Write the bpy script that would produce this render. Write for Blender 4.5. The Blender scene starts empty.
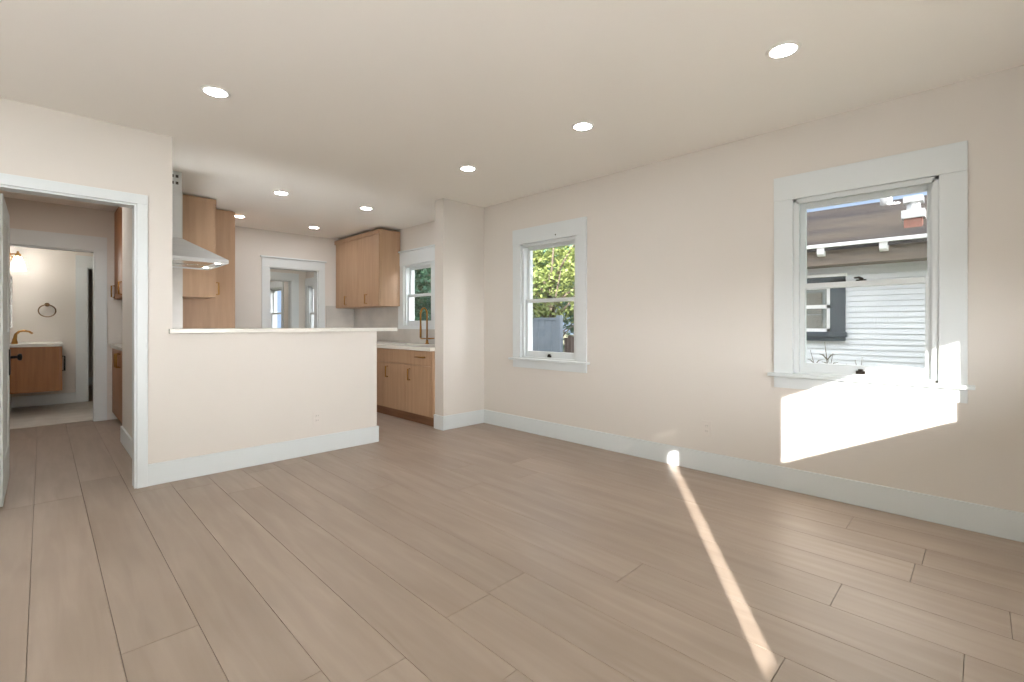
import bpy, bmesh, math, random
from mathutils import Vector, Matrix
random.seed(7)
sc = bpy.context.scene
C = sc.collection

def lin(c):
    c /= 255.0
    return c / 12.92 if c <= .04045 else ((c + .055) / 1.055) ** 2.4
def rgb(r, g, b): return (lin(r), lin(g), lin(b), 1)

# ------------------------------------------------------------------ camera, sky, sun, exposure
FPX = 470.0
cd = bpy.data.cameras.new('camera'); cam = bpy.data.objects.new('camera', cd); C.objects.link(cam)
cd.sensor_width = 36; cd.lens = 36 * FPX / 1024; cd.shift_y = -16.5 / 1024; cd.clip_start = .02; cd.clip_end = 300
cam.location = (0, 0, 1.112); cam.rotation_euler = (math.pi / 2, 0, math.radians(-45))
sc.camera = cam

world = bpy.data.worlds.new('sky'); sc.world = world; world.use_nodes = True
wn = world.node_tree.nodes; wl = world.node_tree.links
bg = wn['Background']; bg.inputs['Strength'].default_value = 3.2
tc = wn.new('ShaderNodeTexCoord'); sp = wn.new('ShaderNodeSeparateXYZ'); cr = wn.new('ShaderNodeValToRGB')
wl.new(tc.outputs['Generated'], sp.inputs[0]); wl.new(sp.outputs['Z'], cr.inputs[0]); wl.new(cr.outputs[0], bg.inputs['Color'])
# added sky glow, low and sunward, filling the room through back openings
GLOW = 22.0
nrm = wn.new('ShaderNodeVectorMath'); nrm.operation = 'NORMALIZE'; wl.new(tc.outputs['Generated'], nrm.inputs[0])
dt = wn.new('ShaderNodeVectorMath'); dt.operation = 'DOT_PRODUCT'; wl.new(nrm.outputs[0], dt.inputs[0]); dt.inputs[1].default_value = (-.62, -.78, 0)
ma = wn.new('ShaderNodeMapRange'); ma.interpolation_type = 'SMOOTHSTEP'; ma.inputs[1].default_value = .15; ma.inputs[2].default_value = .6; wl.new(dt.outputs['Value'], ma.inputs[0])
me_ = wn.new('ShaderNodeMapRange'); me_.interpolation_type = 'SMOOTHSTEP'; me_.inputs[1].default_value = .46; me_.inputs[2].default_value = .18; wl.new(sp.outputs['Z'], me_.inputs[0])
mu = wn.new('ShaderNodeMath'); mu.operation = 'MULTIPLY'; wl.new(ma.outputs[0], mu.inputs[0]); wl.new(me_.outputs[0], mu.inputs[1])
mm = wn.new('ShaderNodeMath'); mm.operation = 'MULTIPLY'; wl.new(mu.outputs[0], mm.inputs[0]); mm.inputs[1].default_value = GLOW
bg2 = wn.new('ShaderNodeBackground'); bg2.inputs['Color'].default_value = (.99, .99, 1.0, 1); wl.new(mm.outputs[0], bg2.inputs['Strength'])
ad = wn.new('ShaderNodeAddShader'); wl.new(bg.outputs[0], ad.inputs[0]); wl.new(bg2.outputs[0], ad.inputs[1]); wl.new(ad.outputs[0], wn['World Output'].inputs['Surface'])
cr.color_ramp.elements[0].position = .30; cr.color_ramp.elements[0].color = (.14, .19, .265, 1)
cr.color_ramp.elements[1].position = .62; cr.color_ramp.elements[1].color = (.93, .97, 1.0, 1)

sd = bpy.data.lights.new('sun', 'SUN'); sun = bpy.data.objects.new('sun', sd); C.objects.link(sun)
SUN = Vector((.8322, .5545, -.262)).normalized()
sun.rotation_euler = SUN.to_track_quat('-Z', 'Y').to_euler(); sun.location = (-8, -8, 6)
sd.energy = 18.0; sd.angle = .009; sd.color = (1.0, .95, .88)
LAMP = 42.0            # radiance of a recessed lamp's lens

sc.view_settings.view_transform = 'Standard'; sc.view_settings.look = 'None'
sc.view_settings.gamma = 1; sc.view_settings.use_curve_mapping = False
sc.view_settings.exposure = 0.30
sc.cycles.use_denoising = True
sc.cycles.max_bounces = 12; sc.cycles.diffuse_bounces = 7; sc.cycles.transparent_max_bounces = 16
sc.cycles.sample_clamp_indirect = 6

# ------------------------------------------------------------------ materials
def mat(name, col, rough=.5, metal=0, noise=None, bump=None, spec=None):
    m = bpy.data.materials.new(name); m.use_nodes = True
    nt = m.node_tree; b = nt.nodes['Principled BSDF']
    b.inputs['Base Color'].default_value = col; b.inputs['Roughness'].default_value = rough; b.inputs['Metallic'].default_value = metal
    if spec is not None: b.inputs['Specular IOR Level'].default_value = spec
    co = nt.nodes.new('ShaderNodeTexCoord')
    if noise:
        sca, col2, stretch = noise
        mp = nt.nodes.new('ShaderNodeMapping'); mp.inputs['Scale'].default_value = stretch
        n = nt.nodes.new('ShaderNodeTexNoise'); n.inputs['Scale'].default_value = sca; n.inputs['Detail'].default_value = 6
        mx = nt.nodes.new('ShaderNodeMix'); mx.data_type = 'RGBA'
        rp = nt.nodes.new('ShaderNodeValToRGB'); rp.color_ramp.elements[0].position = .35; rp.color_ramp.elements[1].position = .68
        nt.links.new(co.outputs['Object'], mp.inputs[0]); nt.links.new(mp.outputs[0], n.inputs['Vector'])
        nt.links.new(n.outputs['Fac'], rp.inputs[0]); nt.links.new(rp.outputs[0], mx.inputs[0])
        mx.inputs[6].default_value = col; mx.inputs[7].default_value = col2
        nt.links.new(mx.outputs[2], b.inputs['Base Color'])
    if bump:
        sca, stren = bump
        n2 = nt.nodes.new('ShaderNodeTexNoise'); n2.inputs['Scale'].default_value = sca; n2.inputs['Detail'].default_value = 3
        bp = nt.nodes.new('ShaderNodeBump'); bp.inputs['Strength'].default_value = stren; bp.inputs['Distance'].default_value = .004
        nt.links.new(co.outputs['Object'], n2.inputs['Vector']); nt.links.new(n2.outputs['Fac'], bp.inputs['Height']); nt.links.new(bp.outputs[0], b.inputs['Normal'])
    return m
def emit(name, col, s):
    m = bpy.data.materials.new(name); m.use_nodes = True; nt = m.node_tree
    b = nt.nodes['Principled BSDF']; b.inputs['Base Color'].default_value = (.8, .8, .8, 1)
    b.inputs['Emission Color'].default_value = col; b.inputs['Emission Strength'].default_value = s
    return m
def glass(name, gloss=.06, tint=(1, 1, 1, 1)):
    m = bpy.data.materials.new(name); m.use_nodes = True; nt = m.node_tree; nt.nodes.clear()
    o = nt.nodes.new('ShaderNodeOutputMaterial'); mx = nt.nodes.new('ShaderNodeMixShader')
    t = nt.nodes.new('ShaderNodeBsdfTransparent'); g = nt.nodes.new('ShaderNodeBsdfGlossy')
    t.inputs['Color'].default_value = tint; g.inputs['Roughness'].default_value = .02; mx.inputs[0].default_value = gloss
    nt.links.new(t.outputs[0], mx.inputs[1]); nt.links.new(g.outputs[0], mx.inputs[2]); nt.links.new(mx.outputs[0], o.inputs[0])
    return m

M = {}
M['wall'] = mat('cream_wall_paint', rgb(216, 211, 204), .75, bump=(260, .06), spec=.25)
M['ceiling'] = mat('ceiling_paint', rgb(247, 244, 238), .85, bump=(260, .05), spec=.2)
M['trim'] = mat('white_trim_paint', rgb(215, 221, 222), .42)
M['door'] = mat('white_door_paint', rgb(226, 230, 230), .8, spec=.1)
M['sashw'] = mat('white_sash_paint', rgb(214, 219, 220), .4)
M['oak'] = mat('light_oak_veneer', rgb(180, 148, 118), .45, noise=(3.0, rgb(170, 138, 109), (9, 9, .7)))
M['oakdark'] = mat('oak_toe_board', rgb(140, 100, 72), .55, noise=(3.0, rgb(118, 82, 58), (9, .7, 9)))
M['walnut'] = mat('honey_oak_vanity', rgb(166, 112, 66), .45, noise=(3.0, rgb(150, 99, 57), (9, 9, .7)))
M['brass'] = mat('brushed_brass', rgb(168, 124, 66), .35, 1)
M['black'] = mat('black_metal', rgb(22, 22, 24), .4, .6)
M['bronze'] = mat('dark_bronze', rgb(48, 42, 36), .4, .7)
M['steel'] = mat('brushed_steel', rgb(206, 208, 208), .42, .35, noise=(4, rgb(198, 200, 201), (1, 1, 30)))
M['duct'] = mat('satin_steel_duct', rgb(200, 203, 203), .45, .6)
M['quartz'] = mat('white_quartz', rgb(224, 222, 213), .25, noise=(5, rgb(216, 213, 205), (1, 1, 1)))
M['tile'] = mat('pale_grey_tile', rgb(205, 201, 194), .22, noise=(4, rgb(190, 187, 181), (1, 1, 1)))
M['bathtile'] = mat('light_stone_tile', rgb(214, 210, 203), .4, noise=(6, rgb(200, 195, 188), (1, 1, 1)))
M['mirror'] = mat('mirror', rgb(235, 238, 238), .02, 1)
M['chromeframe'] = mat('satin_nickel', rgb(205, 205, 200), .25, 1)
M['bronzering'] = mat('aged_brass', rgb(128, 104, 78), .35, 1)
M['glass'] = glass('window_glass', .05)
M['shade'] = glass('clear_glass_shade', .22)
def frosted():
    m = glass('frosted_glass_shade', .12); nt = m.node_tree; o = nt.nodes['Material Output']; a = o.inputs[0].links[0].from_socket
    t = nt.nodes.new('ShaderNodeBsdfTranslucent'); t.inputs['Color'].default_value = (.95, .95, .93, 1); mx = nt.nodes.new('ShaderNodeMixShader'); mx.inputs[0].default_value = .35
    nt.links.new(a, mx.inputs[1]); nt.links.new(t.outputs[0], mx.inputs[2]); nt.links.new(mx.outputs[0], o.inputs[0]); return m
M['shade'] = frosted()
M['lens'] = emit('lamp_lens', (.98, .98, 1.0, 1), LAMP)
M['lensk'] = emit('kitchen_lamp_lens', (.98, .98, 1.0, 1), LAMP * 2.2)
M['lensfill'] = emit('fill_lamp_lens', (1, .96, .91, 1), LAMP * 4.8)  # for the ceiling fill lights added in hall and back rooms
M['hoodlens'] = emit('hood_lamp_lens', (1, .93, .83, 1), 6)
M['bulb'] = emit('glowing_bulb', (1, .95, .88, 1), 300)
M['lampring'] = mat('white_lamp_ring', rgb(238, 236, 230), .5)
M['plastic'] = mat('white_plastic', rgb(216, 210, 203), .35)
M['slot'] = mat('dark_slot', rgb(60, 56, 52), .6)
M['dark'] = mat('dark_shadow_gap', rgb(30, 28, 26), .8)
# outdoors
M['siding'] = mat('white_lap_siding', rgb(229, 232, 236), .6, noise=(2, rgb(222, 225, 231), (1, 1, 4)))
M['roof'] = mat('sun_patched_shingle', rgb(84, 76, 69), .9, noise=(1.1, rgb(46, 46, 52), (1, .35, 2)), bump=(60, .6), spec=0)  # brown and blue-dark patches paint sun and shade into the shingles
M['soffit'] = mat('weathered_brown_board', rgb(128, 114, 102), .8, noise=(3, rgb(108, 98, 90), (1, .5, 6)))
M['whitepaint'] = mat('white_exterior_paint', rgb(240, 240, 240), .6)
M['teal'] = mat('dark_teal_trim', rgb(62, 76, 84), .6, noise=(5, rgb(50, 60, 72), (1, 1, 1)))
M['brick'] = mat('red_brick', rgb(150, 98, 82), .85, noise=(14, rgb(124, 82, 70), (1, 1, 1)))
M['galv'] = mat('galvanized_sheet', rgb(200, 200, 198), .5, .3, noise=(8, rgb(170, 170, 168), (1, 1, 1)))
M['blind'] = mat('grey_blind_slat', rgb(128, 136, 132), .6)
M['dimglass'] = glass('dim_reflecting_glass', .3, (.8, .85, .85, 1))
M['ground'] = mat('dry_lawn', rgb(118, 112, 84), .95, noise=(3, rgb(90, 96, 62), (1, 1, 1)), bump=(40, .5))
M['leaf1'] = mat('yellow_green_leaf', rgb(128, 138, 76), .6, noise=(1.2, rgb(92, 108, 58), (1, 1, 1)))
M['leaf2'] = mat('deep_green_leaf', rgb(66, 100, 76), .6, noise=(1.4, rgb(38, 72, 56), (1, 1, 1)))
M['bark'] = mat('grey_bark', rgb(110, 98, 86), .9, noise=(5, rgb(84, 74, 66), (1, 1, .3)))
M['bluefence'] = mat('blue_grey_panel', rgb(122, 132, 144), .7, noise=(4, rgb(110, 120, 132), (1, 1, 1)))
M['darkfence'] = mat('dark_brown_fence', rgb(80, 66, 60), .85, noise=(5, rgb(58, 48, 46), (1, 6, .5)))
M['twig'] = mat('dry_grey_stem', rgb(92, 92, 86), .9, noise=(6, rgb(120, 112, 96), (1, 1, 1)))

def floor_material():
    m = bpy.data.materials.new('pale_oak_planks'); m.use_nodes = True; nt = m.node_tree; b = nt.nodes['Principled BSDF']
    N = nt.nodes.new; L = nt.links.new
    co = N('ShaderNodeTexCoord'); at = N('ShaderNodeAttribute'); at.attribute_name = 'plank'; at.attribute_type = 'GEOMETRY'
    off = N('ShaderNodeVectorMath'); off.operation = 'MULTIPLY_ADD'; off.inputs[1].default_value = (37, 53, 11)
    L(at.outputs['Color'], off.inputs[0]); L(co.outputs['Object'], off.inputs[2])
    mp = N('ShaderNodeMapping'); mp.inputs['Scale'].default_value = (11, .9, 1); L(off.outputs[0], mp.inputs[0])
    n = N('ShaderNodeTexNoise'); n.inputs['Scale'].default_value = 1.7; n.inputs['Detail'].default_value = 7; n.inputs['Distortion'].default_value = .6; L(mp.outputs[0], n.inputs['Vector'])
    mp2 = N('ShaderNodeMapping'); mp2.inputs['Scale'].default_value = (2.6, .8, 1); L(off.outputs[0], mp2.inputs[0])
    n2 = N('ShaderNodeTexNoise'); n2.inputs['Scale'].default_value = 1.6; n2.inputs['Detail'].default_value = 3; L(mp2.outputs[0], n2.inputs['Vector'])
    r1 = N('ShaderNodeValToRGB'); r1.color_ramp.elements[0].position = .3; r1.color_ramp.elements[1].position = .72
    r1.color_ramp.elements[0].color = rgb(157, 142, 128); r1.color_ramp.elements[1].color = rgb(170, 155, 142)
    L(n.outputs['Fac'], r1.inputs[0])
    mx = N('ShaderNodeMix'); mx.data_type = 'RGBA'; mx.blend_type = 'MIX'
    r2 = N('ShaderNodeMapRange'); r2.inputs[1].default_value = .42; r2.inputs[2].default_value = .75; r2.inputs[3].default_value = 0; r2.inputs[4].default_value = .45
    L(n2.outputs['Fac'], r2.inputs[0]); L(r2.outputs[0], mx.inputs[0]); L(r1.outputs[0], mx.inputs[6]); mx.inputs[7].default_value = rgb(144, 128, 114)
    hs = N('ShaderNodeHueSaturation'); sx = N('ShaderNodeSeparateColor'); L(at.outputs['Color'], sx.inputs[0])
    mr = N('ShaderNodeMapRange'); mr.inputs[3].default_value = .955; mr.inputs[4].default_value = 1.04; L(sx.outputs[0], mr.inputs[0]); L(mr.outputs[0], hs.inputs['Value'])
    L(mx.outputs[2], hs.inputs['Color']); L(hs.outputs[0], b.inputs['Base Color'])
    b.inputs['Roughness'].default_value = .42; b.inputs['Specular IOR Level'].default_value = .35
    bp = N('ShaderNodeBump'); bp.inputs['Strength'].default_value = .08; bp.inputs['Distance'].default_value = .003; L(n.outputs['Fac'], bp.inputs['Height']); L(bp.outputs[0], b.inputs['Normal'])
    return m
M['floor'] = floor_material()

# ------------------------------------------------------------------ mesh helpers
class MB:
    def __init__(s): s.bm = bmesh.new()
    def join(s, t):
        me = bpy.data.meshes.new('t'); t.to_mesh(me); t.free(); s.bm.from_mesh(me); bpy.data.meshes.remove(me); return s
    def box(s, x0, x1, y0, y1, z0, z1, bev=0):
        t = bmesh.new(); bmesh.ops.create_cube(t, size=1)
        for v in t.verts:
            v.co = Vector(((x0 + x1) / 2 + v.co.x * abs(x1 - x0), (y0 + y1) / 2 + v.co.y * abs(y1 - y0), (z0 + z1) / 2 + v.co.z * abs(z1 - z0)))
        if bev: bmesh.ops.bevel(t, geom=t.edges[:], offset=bev, segments=2, profile=.6, affect='EDGES')
        return s.join(t)
    def prism(s, pts, axis, a, b):
        # pts: outline in the two remaining axes (in x,y,z order); extruded along axis from a to b
        def P(p, w):
            q = [p[0], p[1]]; q.insert(axis, w); return q
        t = bmesh.new()
        va = [t.verts.new(P(p, a)) for p in pts]; vb = [t.verts.new(P(p, b)) for p in pts]
        t.faces.new(va); t.faces.new(vb[::-1]); n = len(pts)
        for i in range(n): t.faces.new((va[i], vb[i], vb[(i + 1) % n], va[(i + 1) % n]))
        bmesh.ops.recalc_face_normals(t, faces=t.faces[:]); return s.join(t)
    def tube(s, pts, r, n=10, caps=True):
        pts = [Vector(p) for p in pts]; rs = r if isinstance(r, (list, tuple)) else [r] * len(pts)
        t = bmesh.new(); rings = []; up = None
        for i, p in enumerate(pts):
            d = (pts[min(i + 1, len(pts) - 1)] - pts[max(i - 1, 0)]).normalized()
            if up is None: up = d.orthogonal().normalized()
            up = (up - d * up.dot(d)).normalized(); sd_ = d.cross(up)
            rings.append([t.verts.new(p + (up * math.cos(k * 2 * math.pi / n) + sd_ * math.sin(k * 2 * math.pi / n)) * rs[i]) for k in range(n)])
        for a, b in zip(rings, rings[1:]):
            for k in range(n):
                f = t.faces.new((a[k], a[(k + 1) % n], b[(k + 1) % n], b[k])); f.smooth = True
        if caps: t.faces.new(rings[0][::-1]); t.faces.new(rings[-1])
        bmesh.ops.recalc_face_normals(t, faces=t.faces[:]); return s.join(t)
    def lathe(s, prof, n=32, loc=(0, 0, 0), rot=None):
        t = bmesh.new(); rings = []
        for r, z in prof:
            if r < 1e-6: rings.append([t.verts.new((0, 0, z))])
            else: rings.append([t.verts.new((r * math.cos(k * 2 * math.pi / n), r * math.sin(k * 2 * math.pi / n), z)) for k in range(n)])
        for a, b in zip(rings, rings[1:]):
            for k in range(n):
                k2 = (k + 1) % n
                if len(a) == 1 and len(b) == 1: continue
                f = t.faces.new((a[0], b[k2], b[k]) if len(a) == 1 else (a[k], a[k2], b[0]) if len(b) == 1 else (a[k], a[k2], b[k2], b[k])); f.smooth = True
        bmesh.ops.recalc_face_normals(t, faces=t.faces[:])
        if rot: bmesh.ops.transform(t, matrix=rot, verts=t.verts)
        bmesh.ops.translate(t, vec=loc, verts=t.verts); return s.join(t)
    def build(s, name, m, parent=None, loc=None):
        top = parent
        while top is not None and top.parent is not None: top = top.parent
        if top is not None: bmesh.ops.translate(s.bm, vec=-top.location, verts=s.bm.verts)
        me = bpy.data.meshes.new(name); s.bm.to_mesh(me); s.bm.free()
        me.materials.append(m); o = bpy.data.objects.new(name, me); C.objects.link(o)
        if parent is not None: o.parent = parent
        return o
def box(name, m, x0, x1, y0, y1, z0, z1, parent=None, bev=0): return MB().box(x0, x1, y0, y1, z0, z1, bev).build(name, m, parent)
def tag(o, label=None, cat=None, group=None, kind=None):
    if label: o['label'] = label
    if cat: o['category'] = cat
    if group: o['group'] = group
    if kind: o['kind'] = kind
    return o
def thing(name, loc, label=None, cat=None, group=None, kind=None):
    o = bpy.data.objects.new(name, None); o.empty_display_size = .1; C.objects.link(o); o.location = loc
    return tag(o, label, cat, group, kind)
def struct(name, mb, m, label=None): return tag(mb.build(name, m), label, kind='structure')
def copy_thing(o, loc, label):
    c = o.copy(); C.objects.link(c); c.location = loc; c['label'] = label
    for ch in list(o.children):
        d = ch.copy(); C.objects.link(d); d.parent = c
        for g in list(ch.children):
            e = g.copy(); C.objects.link(e); e.parent = d
    return c

# ------------------------------------------------------------------ dimensions (metres)
H = 2.44; XR = 3.55; XO = 3.70; YP = 4.06; YQ = 4.17; YS = 4.0; YK = 7.12; YB = -.60; XL = -2.6; YE = 11.5
BH = .15; BT = .015

def grid_wall(mb, axis, f0, f1, a0, a1, holes):
    """a wall from f0 to f1 in thickness; runs a0..a1 along the other horizontal axis; holes (a, b, z0, z1)"""
    cuts = sorted({a0, a1, *[h[0] for h in holes], *[h[1] for h in holes]})
    for p, q in zip(cuts, cuts[1:]):
        hs = sorted([h for h in holes if h[0] <= p + 1e-6 and h[1] >= q - 1e-6], key=lambda h: h[2]); z = 0
        segs = []
        for h in hs:
            if h[2] > z: segs.append((z, h[2]))
            z = h[3]
        if z < H: segs.append((z, H))
        for u, v in segs:
            if axis == 'y': mb.box(f0, f1, p, q, u, v)
            else: mb.box(p, q, f0, f1, u, v)
    return mb

# ------------------------------------------------------------------ floor: oak planks running away from the camera
def build_floor():
    bm = bmesh.new(); lay = bm.loops.layers.float_color.new('plank')
    W = .2237; g = .0006
    joints = {1.3: 1.45, 1.76: 1.115, 2.2: .425, 1.985: .042, 2.645: .22, 2.42: -.076}
    x = .635 - 8 * W
    while x < XR + .1:
        xa, xb = max(x, XL - .1), min(x + W, XR + .1)
        j0 = next((v for k, v in joints.items() if abs(k - x) < .03), None)
        if j0 is None: j0 = 1.70 if x < .1 else 2.05 if x < .3 else 1.50 if x < .55 else 1.36 if x < .75 else 1.06 if x < 1.05 else random.uniform(0, 2.2)
        y = j0 - 2.44 * 2
        while y < YE:
            ya, yb = max(y, YB - .15), min(y + 2.44, YE)
            if yb > ya and xb > xa:
                c = (random.random(), random.random(), random.random(), 1)
                top = [(xa + g, ya + g), (xb - g, ya + g), (xb - g, yb - g), (xa + g, yb - g)]
                e = .0007
                vt = [bm.verts.new((px + (e if i in (0, 3) else -e), py + (e if i in (0, 1) else -e), 0)) for i, (px, py) in enumerate(top)]
                vb = [bm.verts.new((px, py, -.0025)) for px, py in top]; vc = [bm.verts.new((px, py, -.012)) for px, py in top]
                fs = [bm.faces.new(vt)]
                for i in range(4):
                    k = (i + 1) % 4
                    fs.append(bm.faces.new((vb[i], vb[k], vt[k], vt[i]))); fs.append(bm.faces.new((vc[i], vc[k], vb[k], vb[i])))
                for f in fs:
                    for l in f.loops: l[lay] = c
            y += 2.44
        x += W
    bmesh.ops.recalc_face_normals(bm, faces=bm.faces[:])
    # under-layer seen only down the joints
    vs = [bm.verts.new(p) for p in ((XL - .1, YB - .15, -.012), (XR + .1, YB - .15, -.012), (XR + .1, YE, -.012), (XL - .1, YE, -.012))]
    f = bm.faces.new(vs)
    for l in f.loops: l[lay] = (.1, .1, .1, 1)
    vs2 = [bm.verts.new((v.co.x, v.co.y, -.06)) for v in vs]; bm.faces.new(vs2[::-1])
    for i in range(4): bm.faces.new((vs[i], vs2[i], vs2[(i + 1) % 4], vs[(i + 1) % 4]))
    mb = MB(); mb.bm.free(); mb.bm = bm
    return struct('floor', mb, M['floor'], 'pale oak plank floor')
build_floor()
struct('ceiling', MB().box(XL - .15, XO, YB - .15, YE + .12, H, H + .12), M['ceiling'], 'flat cream ceiling with recessed lamps')

# ------------------------------------------------------------------ walls
WIN = {'window_1': (.170, .890, .785, 1.945), 'window_2': (2.685, 3.405, .765, 1.945), 'window_3': (5.0, 5.65, 1.09, 1.925),
       'window_4': (8.62, 9.0, .80, 1.84), 'window_5': (10.35, 11.1, .80, 1.90)}
struct('wall_right', grid_wall(MB(), 'y', XR, XO, YB - .15, YE + .12, list(WIN.values())), M['wall'], 'long cream wall with the windows')
struct('wall_front', grid_wall(MB(), 'x', YP, YQ, XL, .654, [(-.20, .454, 0, 1.93)]).box(.654, 2.245, YP, YQ, 0, 1.047), M['wall'], 'cream partition with hall doorway and half wall under the bar top')
struct('wall_stub', MB().box(2.98, XR, YS, 4.15, 0, H), M['wall'], 'short full height cream wall ending the partition')
struct('wall_left', MB().box(XL - .15, XL, YB - .15, YQ, 0, H), M['wall'])
struct('wall_back', grid_wall(MB(), 'x', YB - .15, YB, XL, XR, [(.99, 2.523, .910, 1.415), (-.42, .48, 0, 2.03), (-2.5, -.52, 1.345, 2.35)]), M['wall'])  # wide high opening at left added to let sky glow fill the room
struct('wall_hall', MB().box(.54, .66, YQ, 5.70, 0, H).box(.54, .98, 5.70, 5.78, 0, H).box(.98, 1.0, 5.70, YK + .12, 0, H), M['wall'], 'wall between hall and kitchen, stepping back to the linen niche')
struct('wall_hall_left', MB().box(-.54, -.42, YQ, 7.2, 0, H), M['wall'])
struct('wall_hall_end', grid_wall(MB(), 'x', 7.20, 7.30, -.54, 1.0, [(-.29, .43, 0, 1.955)]), M['wall'], 'hall end wall with bathroom doorway')
struct('wall_kitchen', grid_wall(MB(), 'x', YK, YK + .12, 1.0, XR, [(2.27, 2.96, 0, 1.925)]), M['wall'], 'kitchen end wall with doorway to the back room')
struct('wall_bath_left', MB().box(-.42, -.30, 7.30, 9.22, 0, H), M['wall'])
struct('wall_bath_end', grid_wall(MB(), 'x', 9.10, 9.22, -.30, 1.7, [(.462, 1.15, 0, 1.925)]), M['wall'], 'bathroom end wall behind the vanity')
struct('wall_bath_right', MB().box(1.6, 1.72, 7.24, YE, 0, H), M['wall'])
struct('wall_mudroom', grid_wall(MB(), 'x', 9.10, 9.22, 1.72, XR, [(2.55, 3.285, 0, 1.925)]), M['wall'])
struct('wall_end', MB().box(-.54, XO, YE, YE + .12, 0, H), M['wall'])
struct('wall_far_left', MB().box(-.54, -.42, 9.22, YE, 0, H), M['wall'])
struct('trim_tile', MB().box(.66, 1.0, 5.68, 5.698, .9, H - .001).box(XR - .012, XR, 4.152, 4.90, .865, 1.385).box(XR - .012, XR, 4.90, 5.75, .865, 1.05)
       .box(XR - .012, XR, 5.75, YK, .865, 1.385).box(3.08, XR - .012, YK - .012, YK, .865, 1.40), M['tile'], 'pale grey tiled backsplash')
struct('floor_bath', MB().box(-.30, 1.6, 7.27, 9.10, .0005, .006), M['bathtile'], 'light stone bathroom floor')

# ------------------------------------------------------------------ baseboards and door casings
def bb(name, segs, label=None):
    mb = MB()
    for s_ in segs: mb.box(*s_, 0.001, BH, .002)
    return struct(name, mb, M['trim'], label)
bb('baseboard_right', [(XR - BT, XR, YB, YS - BT)], 'white baseboard under the windows')
bb('baseboard_front', [(.514, 2.245 + BT, YP - BT, YP), (2.245, 2.245 + BT, YP, YQ)], 'white baseboard of the half wall')
bb('baseboard_stub', [(2.98 - BT, XR, YS - BT, YS), (2.98 - BT, 2.98, YS, 4.15)], 'white baseboard of the stub wall')
bb('baseboard_hall', [(.54 - BT, .54, YQ, 5.78)], 'white baseboard on the hall wall')
bb('baseboard_bath', [(-.30, .345, 9.10 - BT, 9.10), (-.30, -.30 + BT, 7.36, 9.085)], 'white baseboard beneath the vanity')
bb('baseboard_back', [(XL, -.52, YB, YB + BT), (.58, XR - BT, YB, YB + BT)])
bb('baseboard_left', [(XL, XL + BT, YB + BT, YP)])
bb('baseboard_kitchen', [(1.6, 2.17, YK - BT, YK)])
bb('baseboard_far', [(-.3, 1.6, YE - BT, YE)])

def doorway_trim(name, axis_y, depth, x0, x1, zt, cw, hh, face=-1, label=None, cap=False):
    """casing around an opening in a wall at y = axis_y (living side), with jamb lining the wall depth"""
    y0, y1 = (axis_y - .018, axis_y) if face < 0 else (axis_y, axis_y + .018)
    mb = MB().box(x0 - cw, x0, y0, y1, 0, zt, .003).box(x1, x1 + cw, y0, y1, 0, zt, .003).box(x0 - cw, x1 + cw, y0, y1, zt, zt + hh, .003)
    if cap: mb.box(x0 - cw - .02, x1 + cw + .02, y0 - .02, y1, zt + hh, zt + hh + .022, .004)
    mb.box(x0 - .001, x0 + .012, axis_y, axis_y + depth, 0, zt - .012).box(x1 - .012, x1 + .001, axis_y, axis_y + depth, 0, zt - .012).box(x0, x1, axis_y, axis_y + depth, zt - .012, zt + .001)
    return struct(name, mb, M['trim'], label)
doorway_trim('trim_1', YP, YQ - YP, -.20, .454, 1.93, .060, .066, label='white casing of the hall doorway')
doorway_trim('trim_2', 7.20, .10, -.29, .43, 1.955, .105, .165, label='wide white casing of the bathroom doorway')
doorway_trim('trim_3', YK, .12, 2.27, 2.96, 1.925, .10, .13, label='white capped casing of the kitchen end doorway', cap=True)
doorway_trim('trim_4', 9.10, .12, 2.55, 3.285, 1.925, .13, .14, label='white casing of the doorway beyond the kitchen')
doorway_trim('trim_5', 9.10, .12, .462, 1.15, 1.925, .125, .17, label='white casing beside the bathroom vanity')

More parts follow.
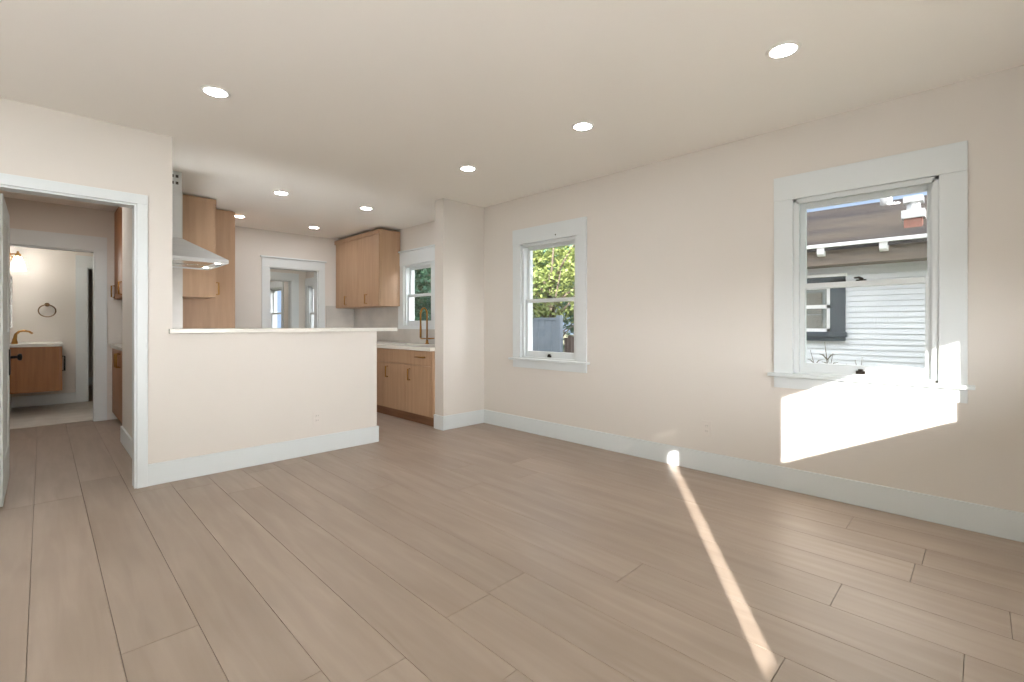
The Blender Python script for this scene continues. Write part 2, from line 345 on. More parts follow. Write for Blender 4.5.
# ------------------------------------------------------------------ windows (in wall_right)
def window(name, label, cw=.115, hh=.16, stool=True, screw=False, hardware=True, cap=False):
    y0, y1, z0, z1 = WIN[name]
    r = thing(name, (XR, (y0 + y1) / 2, z0), label, kind='structure')
    c = MB().box(XR - .020, XR, y0 - cw, y0, z0, z1, .003).box(XR - .020, XR, y1, y1 + cw, z0, z1, .003).box(XR - .024, XR, y0 - cw, y1 + cw, z1, z1 + hh, .003)
    if not stool: c.box(XR - .020, XR, y0 - cw, y1 + cw, z0 - .04, z0, .003)
    if cap: c.box(XR - .05, XR, y0 - cw - .03, y1 + cw + .03, z1 + hh, z1 + hh + .02, .004)
    c.build('casing', M['trim'], r)
    j = MB().box(XR, XO, y0 - .001, y0 + .018, z0, z1).box(XR, XO, y1 - .018, y1 + .001, z0, z1).box(XR, XO, y0, y1, z1 - .018, z1 + .001).box(XR, XO + .03, y0, y1, z0 - .001, z0 + .012)
    for a, b in ((y0 + .018, y0 + .030), (y1 - .030, y1 - .018)): j.box(XR + .001, XR + .026, a, b, z0 - .001, z1 - .018)
    j.box(XR + .001, XR + .026, y0 + .018, y1 - .018, z1 - .030, z1 - .018)
    j.build('jamb', M['sashw'], r)
    if stool:
        box('stool', M['trim'], XR - .058, XR + .03, y0 - cw - .03, y1 + cw + .03, z0 - .022, z0, r, .004)
        box('apron', M['trim'], XR - .018, XR, y0 - cw, y1 + cw, z0 - .100, z0 - .022, r, .003)
    zm = (z0 + z1) / 2 + .018; a, b = y0 + .019, y1 - .019
    def sash(x0, x1, za, zb, st, rb, rt):
        s_ = MB().box(x0, x1, a, a + st, za, zb, .002).box(x0, x1, b - st, b, za, zb, .002).box(x0, x1, a + st, b - st, za, za + rb, .002).box(x0, x1, a + st, b - st, zb - rt, zb, .002).build('sash', M['sashw'], r)
        xm = (x0 + x1) / 2
        box('pane', M['glass'], xm - .002, xm + .002, a + st - .004, b - st + .004, za + rb - .004, zb - rt + .004, s_)
        return s_
    sash(XR + .068, XR + .100, zm - .034, z1 - .018, .036, .034, .040)
    lo = sash(XR + .028, XR + .062, z0 + .012, zm, .042, .062, .034)
    if hardware:
        ym = (y0 + y1) / 2
        MB().box(XR + .016, XR + .028, ym - .024, ym + .024, z0 + .020, z0 + .040, .003).box(XR + .010, XR + .028, ym - .012, ym + .012, z0 + .034, z0 + .052, .004).build('sash_lift', M['bronze'], lo)
        MB().box(XR + .030, XR + .060, ym - .026, ym + .026, zm, zm + .009, .003).tube([(XR + .045, ym - .008, zm + .008), (XR + .042, ym + .012, zm + .022), (XR + .030, ym + .034, zm + .020)], [.010, .008, .005], 8).build('sash_lock', M['bronze'], lo)
    if screw: MB().lathe([(0, 0), (.008, 0), (.006, .004), (0, .005)], 12, (XR - .023, 2.93, 1.985), Matrix.Rotation(-math.pi / 2, 4, 'Y')).build('screw', M['black'], r)
    return r
window('window_1', 'largest white double-hung window, above the sunlit patch on the wall')
window('window_2', 'white double-hung window between the sunny window and the stub wall', screw=True)
window('window_3', 'white double-hung kitchen window above the sink', cw=.14, hh=.18, stool=False, hardware=False, cap=True)
window('window_4', 'narrow window seen through the kitchen end doorway', cw=.08, hh=.14, hardware=False)
window('window_5', 'window of the room beyond the kitchen', cw=.1, hh=.14, hardware=False)
# window and entry door behind the camera, through which the low sun enters
w6 = thing('window_6', (1.75, YB, .91), kind='structure')
MB().box(.94, .988, YB, YB + .018, .91, 1.415).box(2.525, 2.58, YB, YB + .018, .91, 1.415).box(.94, 2.58, YB, YB + .018, 1.415, 1.51).box(.87, 2.645, YB, YB + .012, .80, .908).build('casing', M['trim'], w6)
d2 = thing('door_2', (.03, YB, 0), kind='structure')
MB().box(-.418, -.085, YB - .045, YB - .002, .004, 1.345).box(.085, .478, YB - .045, YB - .002, .004, 2.026).box(-.085, .085, YB - .045, YB - .002, .004, .512).box(-.085, .085, YB - .045, YB - .002, 1.222, 1.345).build('leaf', M['trim'], d2)  # slot shaped for the floor's sun strip, open top for sky fill
MB().tube([(.42, YB, 1.0), (.42, YB + .05, 1.0), (.33, YB + .05, 1.0)], .009, 8).build('lever', M['black'], d2)
tag(MB().box(-12, 4.3, -12, YB - .16, -.5, -.44).build('bounce_slab', mat('bounce_concrete', rgb(214, 210, 202), .9, noise=(2, rgb(200, 196, 188), (1, 1, 1)))), kind='structure')  # unseen pale slab, added to bounce sunlight up to the ceiling
pr = thing('sunshade', (.7, -2.6, 2.284), 'open porch roof on posts, added out of view to cut the low sun', 'sunshade')
box('sunshade_roof', M['whitepaint'], -7.4, 3.2, -2.6, YB - .16, 2.284, 2.40, pr)  # unseen roof, added to trim the sun coming through the back wall
for x in (-7.3, 3.1): box('post', M['whitepaint'], x - .06, x + .06, -2.58, -2.46, -.44, 2.284, pr)

# ------------------------------------------------------------------ recessed ceiling lamps
def recessed(loc, label, lens='lens'):
    r = thing('recessed_light', loc, label, 'ceiling light', 'round recessed ceiling lights')
    x, y, z = loc
    MB().lathe([(.056, -.001), (.058, -.006), (.074, -.004), (.076, 0)], 40, loc).build('trim_ring', M['lampring'], r)
    MB().lathe([(0, -.004), (.057, -.004), (.057, -.001)], 40, loc).build('lens', M[lens], r)
    return r
lamps = [((2.535, .68), 'round recessed light nearest the sunny window, largest in view'),
         ((2.56, 1.89), 'recessed ceiling light between the sunny window and the middle window'),
         ((2.56, 3.09), 'recessed ceiling light close to the stub wall'),
         ((.70, 3.09), 'recessed ceiling light above the left part of the half wall'),
         ((1.706, 5.0), 'kitchen recessed light in front of the range hood'),
         ((2.615, 4.97), 'kitchen recessed light in front of the wall cabinet over the sink run'),
         ((2.632, 6.46), 'kitchen recessed light before the end doorway'),
         ((1.705, 6.44), 'kitchen recessed light beside the tall pantry cabinet'),
         ((.70, 1.89), 'recessed ceiling light just above the top of the photo'),
         ((.70, .68), 'recessed ceiling light over the camera'),
         ((.06, 6.0), 'added ceiling fill light, unseen, in the hall just inside the doorway'),  # this and the next two are added to lift dark rooms
         ((2.75, 8.1), 'added ceiling fill light, unseen, in the room behind the kitchen doorway'),
         ((2.75, 10.4), 'added ceiling fill light, unseen, in the farthest room')]
proto = {}
for (x, y), lab in lamps:
    k = 'lens' if y < YQ else 'lensk' if .6 < x and y < YK else 'lensfill'
    if k not in proto: proto[k] = recessed((x, y, H), lab, k)
    else: copy_thing(proto[k], (x, y, H), lab)

# drum-shaped fill lights, added out of view to brighten ceiling and walls
def add_fill(x, y, label, s=1):
    u = thing('fill_light', (x, y, 0), label, 'fill light', 'added fill lights')
    MB().lathe([(0, .001), (.16, .001), (.17, .01), (.17, .40), (.19, .50), (.182, .50), (.165, .42), (.165, .40), (0, .40)], 32, (x, y, 0)).build('drum', M['lampring'], u)
    MB().lathe([(0, .40), (.164, .40), (.180, .495), (0, .495)], 32, (x, y, .001)).build('diffuser', M['fill_lens'] if s == 1 else M['fill_lens2'], u)
M['fill_lens'] = emit('fill_diffuser', (.93, .97, 1.03, 1), 88); M['fill_lens2'] = emit('fill_diffuser_dim', (.95, .98, 1.0, 1), 26)
add_fill(-.75, -.36, 'added white drum fill light behind the camera beside the entry door')
add_fill(1.25, 4.55, 'added white drum fill light on the kitchen floor hidden by the half wall', .42)
add_fill(-1.5, .9, 'added white drum fill light left of the camera, out of view')

# ------------------------------------------------------------------ outlets
def outlet_x(y, z, label):
    r = thing('wall_outlet', (XR, y, z), label, 'outlet', 'white wall outlets')
    box('cover_plate', M['plastic'], XR - .006, XR, y - .036, y + .036, z - .058, z + .058, r, .002)
    for dz in (-.02, .02):
        f = box('receptacle', M['plastic'], XR - .009, XR - .005, y - .016, y + .016, z + dz - .014, z + dz + .014, r, .003)
        MB().box(XR - .0095, XR - .0088, y - .008, y - .006, z + dz - .003, z + dz + .007).box(XR - .0095, XR - .0088, y + .006, y + .008, z + dz - .003, z + dz + .007).build('slot', M['slot'], f)
def outlet_y(x, z, label):
    r = thing('wall_outlet', (x, YP, z), label, 'outlet', 'white wall outlets')
    box('cover_plate', M['plastic'], x - .036, x + .036, YP - .006, YP, z - .058, z + .058, r, .002)
    for dz in (-.02, .02):
        f = box('receptacle', M['plastic'], x - .016, x + .016, YP - .009, YP - .005, z + dz - .014, z + dz + .014, r, .003)
        MB().box(x - .008, x - .006, YP - .0095, YP - .0088, z + dz - .003, z + dz + .007).box(x + .006, x + .008, YP - .0095, YP - .0088, z + dz - .003, z + dz + .007).build('slot', M['slot'], f)
outlet_x(1.468, .327, 'white outlet low on the window wall, left of the sun patch')
outlet_y(1.679, .305, 'white outlet low on the half wall under the bar top')

# ------------------------------------------------------------------ bar top
tag(MB().box(.632, 2.441, YP - .045, YQ + .28, 1.048, 1.081, .003).build('bar_top', M['quartz']), 'white quartz bar top overhanging the half wall', 'countertop')

# ------------------------------------------------------------------ kitchen cabinets
def pull_v(x, y, z0, z1, parent, sgn=-1, m=None, proj=.032):
    return MB().tube([(x, y, z0), (x + sgn * proj, y, z0), (x + sgn * proj, y, z1), (x, y, z1)], .0075, 8).build('handle', m or M['brass'], parent)
def pull_h(x, y0, y1, z, parent, sgn=-1):
    return MB().tube([(x, y0, z), (x + sgn * .032, y0, z), (x + sgn * .032, y1, z), (x, y1, z)], .0075, 8).build('handle', M['brass'], parent)

# base run under the window
r = thing('base_cabinet', (3.25, 5.5, 0), 'light oak base cabinet under the sink seen past the half wall', 'cabinet')
MB().box(2.971, XR - .001, 4.152, 7.0, .11, .64).box(2.971, 3.04, 4.152, 7.0, .64, .824).box(3.42, XR - .001, 4.152, 7.0, .64, .824).box(3.04, 3.42, 4.152, 4.64, .64, .824).box(3.04, 3.42, 5.38, 7.0, .64, .824).build('body', M['oak'], r)
box('toe_board', M['oakdark'], 3.01, XR - .02, 4.152, 6.98, 0, .11, r)
box('filler', M['oak'], 2.952, 2.97, 4.152, 4.183, .112, .822, r)
ys = [4.187, 4.682, 5.177, 5.68, 6.18, 6.68, 6.985]
for i, (a, b) in enumerate(zip(ys, ys[1:])):
    d = box('door', M['oak'], 2.950, 2.970, a + .0015, b - .0015, .114, .655, r, .0015)
    hy = 4.585 if i == 0 else 5.07 if i == 1 else b - .07
    pull_v(2.950, hy, .485, .61, d)
for a, b, hy in ((4.187, 5.177, 4.365), (5.177, 6.18, 5.68), (6.18, 6.985, 6.58)):
    d = box('drawer', M['oak'], 2.950, 2.970, a + .0015, b - .0015, .659, .820, r, .0015); pull_h(2.950, hy - .075, hy + .075, .755, d)
SX0, SX1, SY0, SY1 = 3.06, 3.40, 4.66, 5.36
t = thing('countertop', (3.25, 5.5, .826), 'white quartz kitchen countertop below the kitchen window', 'countertop')
MB().box(2.92, SX0, 4.152, 7.0, .826, .866).box(SX1, XR - .013, 4.152, 7.0, .826, .866).box(SX0, SX1, 4.152, SY0, .826, .866).box(SX0, SX1, SY1, 7.0, .826, .866).build('slab', M['quartz'], t)
MB().box(SX0 - .008, SX0, SY0, SY1, .66, .824).box(SX1, SX1 + .008, SY0, SY1, .66, .824).box(SX0, SX1, SY0 - .008, SY0, .66, .824).box(SX0, SX1, SY1, SY1 + .008, .66, .824).box(SX0, SX1, SY0, SY1, .65, .66).build('sink_basin', M['steel'], t)
fx, fy, fz = 3.455, 4.98, .866
f = thing('kitchen_faucet', (fx, fy, fz), 'tall brass gooseneck faucet in front of the kitchen window', 'faucet')
arch = [(fx, fy, fz + .03), (fx, fy, 1.24)] + [(fx - .048 + .048 * math.cos(a), fy, 1.24 + .08 * math.sin(a)) for a in [math.pi * k / 10 for k in range(1, 11)]] + [(fx - .096, fy, 1.10)]
MB().lathe([(0, 0), (.026, 0), (.026, .008), (.017, .014), (.015, .05), (0, .05)], 20, (fx, fy, fz)).tube(arch, .0105, 12).build('body', M['brass'], f)
MB().tube([(fx - .096, fy, 1.10), (fx - .096, fy, .945)], [.012, .014], 12).build('spray_head', M['brass'], f)
MB().tube([(fx, fy, .935), (fx - .096, fy, .935)], .007, 10).build('docking_arm', M['brass'], f)
MB().tube([(fx, fy, .935), (fx, fy - .05, .935), (fx + .02, fy - .13, .94)], [.013, .011, .006], 10).build('lever', M['brass'], f)

# wall cabinet on the right
r = thing('wall_cabinet', (3.38, 6.4, 1.37), 'light oak wall cabinet with two doors beside the kitchen window', 'cabinet', 'oak kitchen wall cabinets')
box('body', M['oak'], 3.232, XR - .014, 5.742, YK - .014, 1.365, 2.40, r, .001)
box('top_filler', M['oak'], 3.209, XR - .014, 5.741, YK - .014, 2.345, 2.402, r, .001)
for a, b, hy in ((5.765, 6.36, 6.13), (6.36, 7.09, 6.68)):
    pass
for a, b, hy in ((5.746, 6.36, 6.08), (6.36, 7.05, 6.70)):
    d = box('door', M['oak'], 3.210, 3.231, a + .0015, b - .0015, 1.367, 2.342, r, .0015); pull_v(3.210, hy, 1.405, 1.53, d)
# wall cabinet and pantry on the left
r = thing('wall_cabinet', (1.14, 5.9, 1.40), 'oak wall cabinet just right of the range hood', 'cabinet', 'oak kitchen wall cabinets')
box('body', M['oak'], 1.001, 1.276, 5.701, 6.148, 1.395, 2.425, r, .001)
box('top_filler', M['oak'], 1.001, 1.298, 5.700, 6.149, 2.372, 2.427, r, .001)
for a, b, hy in ((5.701, 5.925, 5.735), (5.925, 6.149, 6.11)):
    d = box('door', M['oak'], 1.277, 1.297, a + .0015, b - .0015, 1.397, 2.369, r, .0015); pull_v(1.297, hy, 1.43, 1.555, d, 1)
r = thing('pantry_cabinet', (1.3, 6.5, 0), 'tall oak pantry cabinet beyond the range hood', 'cabinet')
box('body', M['oak'], 1.001, 1.57, 6.152, 6.95, 0, 2.425, r, .001)
for a, b, hy in ((6.154, 6.55, 6.50), (6.55, 6.948, 6.60)):
    d = box('door', M['oak'], 1.571, 1.592, a + .0015, b - .0015, .10, 2.42, r, .0015); pull_v(1.592, hy, 1.0, 1.3, d, 1)

# range hood
r = thing('range_hood', (.66, 5.07, 1.65), 'stainless pyramid range hood on the kitchen left wall', 'range hood')
y0, y1, x0, x1 = 4.72, 5.42, .661, 1.17
mb = MB()
lip = [(x0, y0), (x1, y0), (x1, y1), (x0, y1)]; top = [(x0, 4.93), (.862, 4.93), (.862, 5.21), (x0, 5.21)]
bm = mb.bm
A = [bm.verts.new((*p, 1.65)) for p in lip]; B = [bm.verts.new((*p, 1.682)) for p in lip]; D = [bm.verts.new((*p, 1.862)) for p in top]
I = [bm.verts.new((*p, 1.65)) for p in ((x0, y0 + .02), (x1 - .02, y0 + .02), (x1 - .02, y1 - .02), (x0, y1 - .02))]
J = [bm.verts.new((*p, 1.662)) for p in ((x0, y0 + .02), (x1 - .02, y0 + .02), (x1 - .02, y1 - .02), (x0, y1 - .02))]
for i in range(4):
    k = (i + 1) % 4
    bm.faces.new((A[i], A[k], B[k], B[i])); bm.faces.new((B[i], B[k], D[k], D[i])); bm.faces.new((A[k], A[i], I[i], I[k])); bm.faces.new((I[k], I[i], J[i], J[k]))
bm.faces.new(D); bm.faces.new(J[::-1]); bmesh.ops.recalc_face_normals(bm, faces=bm.faces[:])
mb.build('canopy', M['steel'], r)
ch = MB().box(x0, .862, 4.93, 5.21, 1.862, H - .001, .002).build('chimney_duct', M['duct'], r)
for zz in (2.325, 2.383):
    for k in range(4): box('vent_slot', M['slot'], .715 + k * .034, .735 + k * .034, 4.9285, 4.931, zz, zz + .024, ch)
    for k in range(4): box('vent_slot', M['slot'], .8605, .8635, 4.965 + k * .055, 5.005 + k * .055, zz, zz + .024, ch)
MB().box(.72, 1.08, 4.80, 5.05, 1.656, 1.663).box(.72, 1.08, 5.09, 5.34, 1.656, 1.663).build('filter', M['chromeframe'], r)
for yy in (4.85, 5.28): MB().lathe([(0, 0), (.021, 0), (.023, .006)], 20, (1.115, yy, 1.655)).build('lamp_lens', M['hoodlens'], r)

# ------------------------------------------------------------------ hall: open door, linen cabinets
d = thing('door_1', (-.19, 4.19, 0), 'white panelled hall door standing open at the left edge', kind='structure')
x0, x1, y0, y1, zt = -.205, -.167, 4.195, 5.015, 1.905
mb = MB().box(x0, x1, y0, y0 + .12, .008, zt, .002).box(x0, x1, y1 - .12, y1, .008, zt, .002)
for a, b in ((.008, .25), (.92, 1.06), (zt - .13, zt)): mb.box(x0, x1, y0 + .12, y1 - .12, a, b, .002)
mb.build('leaf', M['door'], d)
for a, b in ((.25, .92), (1.06, zt - .13)):
    p = MB().box(x0 + .007, x1 - .007, y0 + .115, y1 - .115, a - .005, b + .005)
    p.build('panel', M['door'], d)
MB().box(x1, x1 + .006, y1 - .120, y1 - .020, .75, .935, .002).build('escutcheon', M['black'], d)
MB().tube([(x1 + .004, y1 - .064, .875), (x1 + .045, y1 - .064, .875)], .010, 12).lathe([(0, 0), (.020, .004), (.026, .014), (.024, .024), (0, .030)], 20, (x1 + .038, y1 - .064, .875), Matrix.Rotation(math.pi / 2, 4, 'Y')).build('door_knob', M['black'], d)
MB().box(x0 + .012, x1 - .012, y1 - .001, y1 + .002, .81, .93).build('latch_plate', M['black'], d)

r = thing('linen_cabinet', (.8, 6.4, 1.405), 'honey oak upper linen cabinet in the hall niche', 'cabinet', 'hall linen cabinets')
box('body', M['walnut'], .622, .978, 5.782, 7.195, 1.405, H - .002, r, .001)
for a, b, hy in ((5.784, 6.45, 6.40), (6.45, 7.193, 7.13)):
    dd = box('door', M['walnut'], .600, .621, a + .0015, b - .0015, 1.408, H - .02, r, .0015); pull_v(.600, hy, 1.43, 1.56, dd)
r = thing('linen_cabinet', (.8, 6.4, 0), 'honey oak base linen cabinet with pale top in the hall niche', 'cabinet', 'hall linen cabinets')
box('body', M['walnut'], .602, .978, 5.782, 7.195, .09, .845, r, .001)
box('toe_board', M['oakdark'], .65, .96, 5.782, 7.195, 0, .09, r)
box('counter', M['quartz'], .560, .979, 5.782, 7.198, .846, .884, r, .002)
for a, b, hy in ((5.784, 6.45, 6.40), (6.45, 7.193, 6.52)):
    dd = box('door', M['walnut'], .580, .601, a + .0015, b - .0015, .093, .843, r, .0015); pull_v(.580, hy, .66, .80, dd)

# ------------------------------------------------------------------ bathroom
r = thing('bathroom_vanity', (-.05, 8.65, .28), 'floating honey oak vanity with white top in the bathroom', 'vanity')
box('body', M['walnut'], -.299, .160, 8.25, 9.08, .275, .835, r, .002)
for a, b, hy in ((8.252, 8.664, 8.60), (8.666, 9.078, 8.73)):
    dw = box('door', M['walnut'], .161, .182, a, b, .277, .833, r, .0015)
    pull_v(.182, hy, .50, .69, dw, 1, M['black'])
box('counter', M['quartz'], -.299, .192, 8.235, 9.085, .836, .872, r, .003)
bx_, by_, bz_ = -.238, 8.42, .872
f = thing('bathroom_faucet', (bx_, by_, bz_), 'brass curved faucet on the bathroom vanity', 'faucet')
MB().lathe([(0, 0), (.030, 0), (.028, .02), (.020, .06), (.014, .08), (0, .08)], 20, (bx_, by_, bz_)).tube([(bx_, by_, bz_ + .05), (bx_ + .01, by_, bz_ + .12), (bx_ + .04, by_, bz_ + .155), (bx_ + .08, by_, bz_ + .162), (bx_ + .125, by_, bz_ + .152), (bx_ + .155, by_, bz_ + .125)], [.020, .015, .013, .013, .012, .012], 12).build('spout', M['brass'], f)
MB().tube([(bx_ - .01, by_ + .09, bz_), (bx_ - .01, by_ + .09, bz_ + .05), (bx_ - .01, by_ + .14, bz_ + .07)], [.018, .013, .007], 10).build('lever', M['brass'], f)
t = thing('towel_ring', (.05, 9.10, 1.40), 'round brass towel ring on the bathroom end wall', 'towel ring')
MB().lathe([(0, 0), (.026, 0), (.026, .010), (.012, .014), (.011, .045), (0, .05)], 20, (.05, 9.099, 1.385), Matrix.Rotation(math.pi / 2, 4, 'X')).build('mount', M['bronzering'], t)
MB().tube([(.05 + .085 * math.cos(a), 9.058, 1.300 + .082 * math.sin(a)) for a in [k * 2 * math.pi / 40 for k in range(41)]], .007, 8, False).build('ring', M['bronzering'], t)
m_ = thing('bathroom_mirror', (-.29, 8.7, 1.3), 'framed mirror on the bathroom left wall above the vanity', 'mirror')
box('mirror_glass', M['mirror'], -.299, -.286, 8.36, 8.98, 1.07, 1.72, m_)
MB().box(-.299, -.274, 8.34, 8.36, 1.05, 1.74).box(-.299, -.274, 8.98, 9.0, 1.05, 1.74).box(-.299, -.274, 8.36, 8.98, 1.05, 1.07).box(-.299, -.274, 8.36, 8.98, 1.72, 1.74).build('frame', M['chromeframe'], m_)
s_ = thing('vanity_sconce', (-.3, 8.6, 1.95), 'brass vanity light with clear glass bell shades, lit', 'wall light')
box('back_plate', M['brass'], -.299, -.278, 8.36, 8.86, 1.945, 2.005, s_, .003)
for yy in (8.42, 8.78):
    MB().tube([(-.28, yy, 1.975), (-.22, yy, 1.985), (-.21, yy, 1.98)], .008, 8).build('arm', M['brass'], s_)
    MB().lathe([(0, .035), (.012, .03), (.014, .01), (.030, 0), (.030, -.035), (0, -.035)], 18, (-.21, yy, 1.985)).build('lamp_cup', M['brass'], s_)
    MB().lathe([(.030, 0), (.038, -.03), (.056, -.09), (.068, -.145), (.070, -.150), (.066, -.145), (.053, -.09), (.035, -.03), (.028, -.002)], 24, (-.21, yy, 1.95)).build('glass_shade', M['shade'], s_)
    MB().lathe([(0, 0), (.016, -.02), (.030, -.05), (.026, -.075), (0, -.09)], 18, (-.21, yy, 1.945)).build('bulb', M['bulb'], s_)

# ------------------------------------------------------------------ outdoors
tag(MB().prism([(-2.9, 2.58), (1.2, 4.15), (4.05, 2.58), (4.05, 2.68), (1.2, 4.27), (-2.9, 2.68)], 1, -1.0, 11.9).build('roof', M['roof']), kind='structure')  # unseen house roof, added to shade the fence and lower foliage
tag(MB().box(-40, 60, -40, 80, -.62, -.5).build('ground', M['ground']), 'dry lawn around the houses', kind='structure')
HX = 8.6
h = thing('neighbor_house', (HX, 2, -.5), 'white clapboard house with brown shingle roof outside the sunny window', 'house')
mb = MB(); z = -.3
while z < 2.12:
    mb.prism([(HX - .024, z), (HX - .010, z + .073), (HX - .002, z + .073), (HX - .002, z + .080), (HX + .1, z + .080), (HX + .1, z)], 1, -5, 5.6); z += .080
mb.build('siding', M['siding'], h)
mb = MB(); ridge = (12.5, 3.70); ev = (8.10, 2.27)
mb.prism([ev, ridge, (17, 2.27), (17, 2.17), (12.5, 3.58), (8.10, 2.19)], 1, -5.5, 6.0)
mb.build('roof', M['roof'], h)
box('gutter', M['whitepaint'], 8.06, 8.12, -5.5, 6.0, 2.235, 2.285, h, .006)
MB().box(8.20, HX, -5, 5.6, 1.99, 2.235).build('soffit', M['soffit'], h)
for yy in (-.55, .95, 1.68, 2.42):
    MB().prism([(8.09, 2.235), (8.09, 2.15), (8.13, 2.12), (8.20, 2.12), (8.20, 2.235)], 1, yy - .045, yy + .045).build('rafter_tail', M['whitepaint'], h)
MB().prism([(8.30, 2.0), (8.30, 1.93), (8.36, 1.90), (8.58, 1.90), (8.58, 2.0)], 1, .30, .44).build('bracket', M['soffit'], h)
# its window
w = thing('neighbor_house_window', (HX, 2, 1)); bpy.data.objects.remove(w)
W0, W1 = 1.455, 2.75
tr = MB().box(HX - .07, HX, W0, W0 + .19, .99, 1.80).box(HX - .07, HX, W1 - .19, W1, .99, 1.80).box(HX - .07, HX, W0, W1, 1.70, 1.84).box(HX - .105, HX, W0 - .02, W1 + .02, .925, 1.0, .006).box(HX - .08, HX, W0, W1, .86, .925).build('window_trim', M['teal'], h)
box('drip_cap', M['whitepaint'], HX - .10, HX, W0 - .02, W1 + .02, 1.84, 1.885, tr)
a, b = W0 + .19, W1 - .19
s1 = MB().box(HX - .055, HX, a, a + .045, 1.0, 1.70).box(HX - .055, HX, b - .045, b, 1.0, 1.70).box(HX - .055, HX, a, b, 1.0, 1.05).box(HX - .055, HX, a, b, 1.36, 1.415).box(HX - .055, HX, a, b, 1.66, 1.70).build('window_sash', M['whitepaint'], h)
box('pane', M['dimglass'], HX - .046, HX - .042, a + .04, b - .04, 1.04, 1.67, s1)
bl = MB(); zz = 1.05
while zz < 1.66: bl.prism([(HX - .040, zz), (HX - .036, zz), (HX - .030, zz + .021), (HX - .034, zz + .021)], 1, a + .045, b - .045); zz += .022
bl.build('blind', M['blind'], s1)
# its chimney
cb = box('chimney', M['brick'], 8.83, 9.03, .60, .80, 2.35, 2.64, h)
MB().box(8.80, 9.06, .57, .83, 2.64, 2.76, .006).lathe([(.085, 0), (.075, .12)], 18, (8.93, .70, 2.755)).box(8.82, 9.04, .59, .81, 2.87, 2.96, .005).build('chimney_cap', M['galv'], cb)
MB().tube([(11.9, 1.35, 3.45), (11.9, 1.35, 3.78)], .10, 14).build('roof_vent', M['galv'], h)

def leaves(mb, c, rad, n, size, seed, shell=.55):
    rnd = random.Random(seed); bm = mb.bm
    lobes = []
    for i in range(11):
        d = Vector((rnd.gauss(0, 1), rnd.gauss(0, 1), rnd.gauss(0, 1))).normalized()
        lobes.append((Vector((d.x * rad[0] * .6, d.y * rad[1] * .6, d.z * rad[2] * .6)), rnd.uniform(.35, .55)))
    for i in range(n):
        lc, lr = rnd.choice(lobes)
        d = Vector((rnd.gauss(0, 1), rnd.gauss(0, 1), rnd.gauss(0, 1))).normalized() * (shell + (1 - shell) * rnd.random())
        p = Vector(c) + lc + Vector((d.x * rad[0] * lr, d.y * rad[1] * lr, d.z * rad[2] * lr))
        q = Matrix.Rotation(rnd.uniform(0, 6.28), 3, 'Z') @ Matrix.Rotation(rnd.uniform(-1.2, 1.2), 3, 'X') @ Matrix.Rotation(rnd.uniform(0, 6.28), 3, 'Z')
        s = size * rnd.uniform(.6, 1.3)
        bm.faces.new([bm.verts.new(p + q @ Vector(v)) for v in ((-.5 * s, 0, 0), (0, -.28 * s, .04 * s), (.6 * s, 0, 0), (0, .28 * s, .04 * s))])
def tree(loc, rad, zc, n, size, m, seed, label, cat='tree', group=None, name='garden_tree'):
    r = thing(name, loc, label, cat, group); x, y, z = loc; rnd = random.Random(seed)
    mb = MB().tube([(x, y, z), (x + .08, y - .05, z + (zc - z) * .5), (x, y, zc)], [.14, .10, .06], 10)
    for i in range(9):
        a = rnd.uniform(0, 6.28); h0 = zc - rad[2] * rnd.uniform(.2, .9); e = rnd.uniform(.5, .95)
        mb.tube([(x, y, h0), (x + math.cos(a) * rad[0] * e * .5, y + math.sin(a) * rad[1] * e * .5, h0 + rad[2] * .35), (x + math.cos(a) * rad[0] * e, y + math.sin(a) * rad[1] * e, h0 + rad[2] * rnd.uniform(.3, .9))], [.045, .028, .010], 7)
    mb.build('trunk', M['bark'], r)
    lv = MB(); leaves(lv, (x, y, zc), rad, n, size, seed); lv.build('crown', m, r)
    return r
tree((10.0, 8.5, -.5), (2.1, 2.2, 1.75), 2.55, 9000, .13, M['leaf1'], 3, 'yellow green leafy tree outside the middle window', group='trees outside')
tree((15.2, 13.0, -.5), (2.8, 3.6, 2.9), 2.2, 9000, .24, M['leaf2'], 5, 'darker tree standing behind the yellow green tree', group='trees outside')
tree((6.6, 10.3, -.5), (1.25, 1.5, 2.3), 1.8, 10000, .13, M['leaf2'], 8, 'dense dark green tree outside the kitchen window', group='trees outside')
tree((9.8, 17.5, -.5), (3.2, 3.2, 3.0), 2.6, 6000, .26, M['leaf2'], 9, 'large dark green tree behind the kitchen window tree', group='trees outside')
# fences behind the middle window
fn = thing('vinyl_fence', (8.3, 7.8, -.5), 'blue grey panel fence under the yellow green tree', 'fence')
mb = MB()
for k in range(12): mb.box(8.28, 8.31, 6.80 + k * .2, 6.994 + k * .2, -.45, 1.22, .003)
mb.build('panel', M['bluefence'], fn); box('rail', M['bluefence'], 8.26, 8.33, 6.83, 9.16, 1.22, 1.27, fn); box('rail', M['bluefence'], 8.26, 8.33, 6.83, 9.16, -.48, -.44, fn)
for yy in (6.77, 9.22): box('post', M['bluefence'], 8.24, 8.35, yy - .055, yy + .055, -.5, 1.32, fn)
fn = thing('wooden_fence', (8.4, 5.9, -.5), 'dark brown board fence beside the blue grey panel fence', 'fence')
mb = MB()
for k in range(9): mb.box(8.38, 8.40, 5.72 + k * .11, 5.822 + k * .11, -.45, .84 + .03 * math.sin(k * 2.1), .002)
mb.build('board', M['darkfence'], fn)
box('rail', M['darkfence'], 8.40, 8.44, 5.7, 6.7, .5, .58, fn); box('rail', M['darkfence'], 8.40, 8.44, 5.7, 6.7, -.2, -.12, fn)
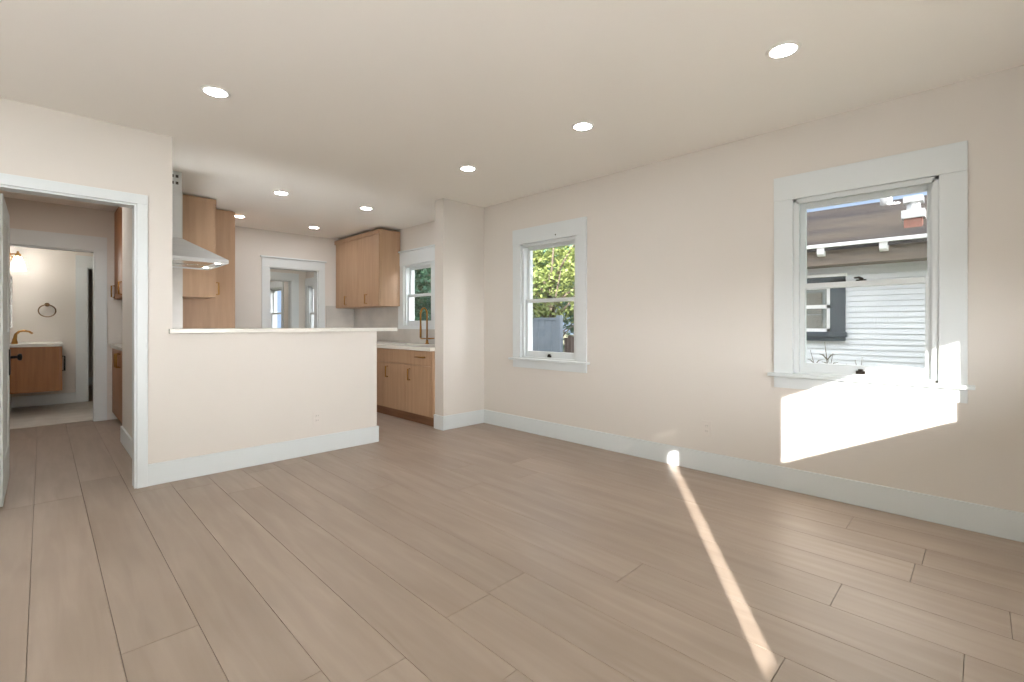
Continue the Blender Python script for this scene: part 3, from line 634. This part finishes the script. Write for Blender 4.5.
# dry stems below the sunny window
def stems(name, x, y, pts, label):
    r = tag(MB().build(name, M['twig']), label, 'plant', 'dry garden stems')
    bm_ = MB()
    for (dy, zt, lean, r0) in pts:
        bm_.tube([(x, y + dy, -.5), (x - .02, y + dy + lean * .4, zt * .55), (x - .04, y + dy + lean, zt)], [r0, r0 * .8, r0 * .4], 6)
        q = Vector((x - .04, y + dy + lean, zt))
        for s in (-1, 1):
            bm_.tube([(x - .02, y + dy + lean * .55, zt * .7), (x - .03, y + dy + lean * .55 + s * .05, zt * .7 + .07), (x - .02, y + dy + lean * .55 + s * .10, zt * .7 + .08)], [r0 * .7, r0 * .9, r0 * .3], 6)
    me = bpy.data.meshes.new(name); bm_.bm.to_mesh(me); bm_.bm.free(); me.materials.append(M['twig']); r.data = me
    return r
stems('dry_plant', 8.05, 1.55, [(0, .86, .06, .011), (-.08, .62, .10, .009), (.05, .70, -.09, .009), (.12, .74, .12, .008)], 'dry stalks before the dark trimmed house window')
stems('dry_plant', 8.05, 1.22, [(0, .66, -.05, .009), (-.05, .62, .08, .009), (.08, .56, .05, .008)], 'curled dry stalks right of the dark trimmed house window')
stems('dry_plant', 8.05, .86, [(0, .58, .06, .007), (-.1, .52, -.05, .007)], 'short dry stalks against the middle of the white siding')
# unseen hedge, added to keep low sun off the neighbor house
hd = thing('shade_hedge', (4.6, -2.0, -.5), 'unseen tall hedge added to shade the neighbor house', 'hedge')
MB().box(4.45, 4.9, -9.9, -.55, -.4, 6.2).build('stems', M['leaf2'], hd)
lv = MB(); rnd = random.Random(4)
for i in range(12000):
    p = Vector((rnd.uniform(4.35, 5.0), rnd.uniform(-10.0, -.45), rnd.uniform(-.45, 6.3))); s = rnd.uniform(.05, .1)
    q = Matrix.Rotation(rnd.uniform(0, 6.28), 3, 'Z') @ Matrix.Rotation(rnd.uniform(-1.4, 1.4), 3, 'X')
    lv.bm.faces.new([lv.bm.verts.new(p + q @ Vector(v)) for v in ((-.5 * s, 0, 0), (0, -.3 * s, 0), (.6 * s, 0, 0), (0, .3 * s, 0))])
lv.build('foliage', M['leaf2'], hd)
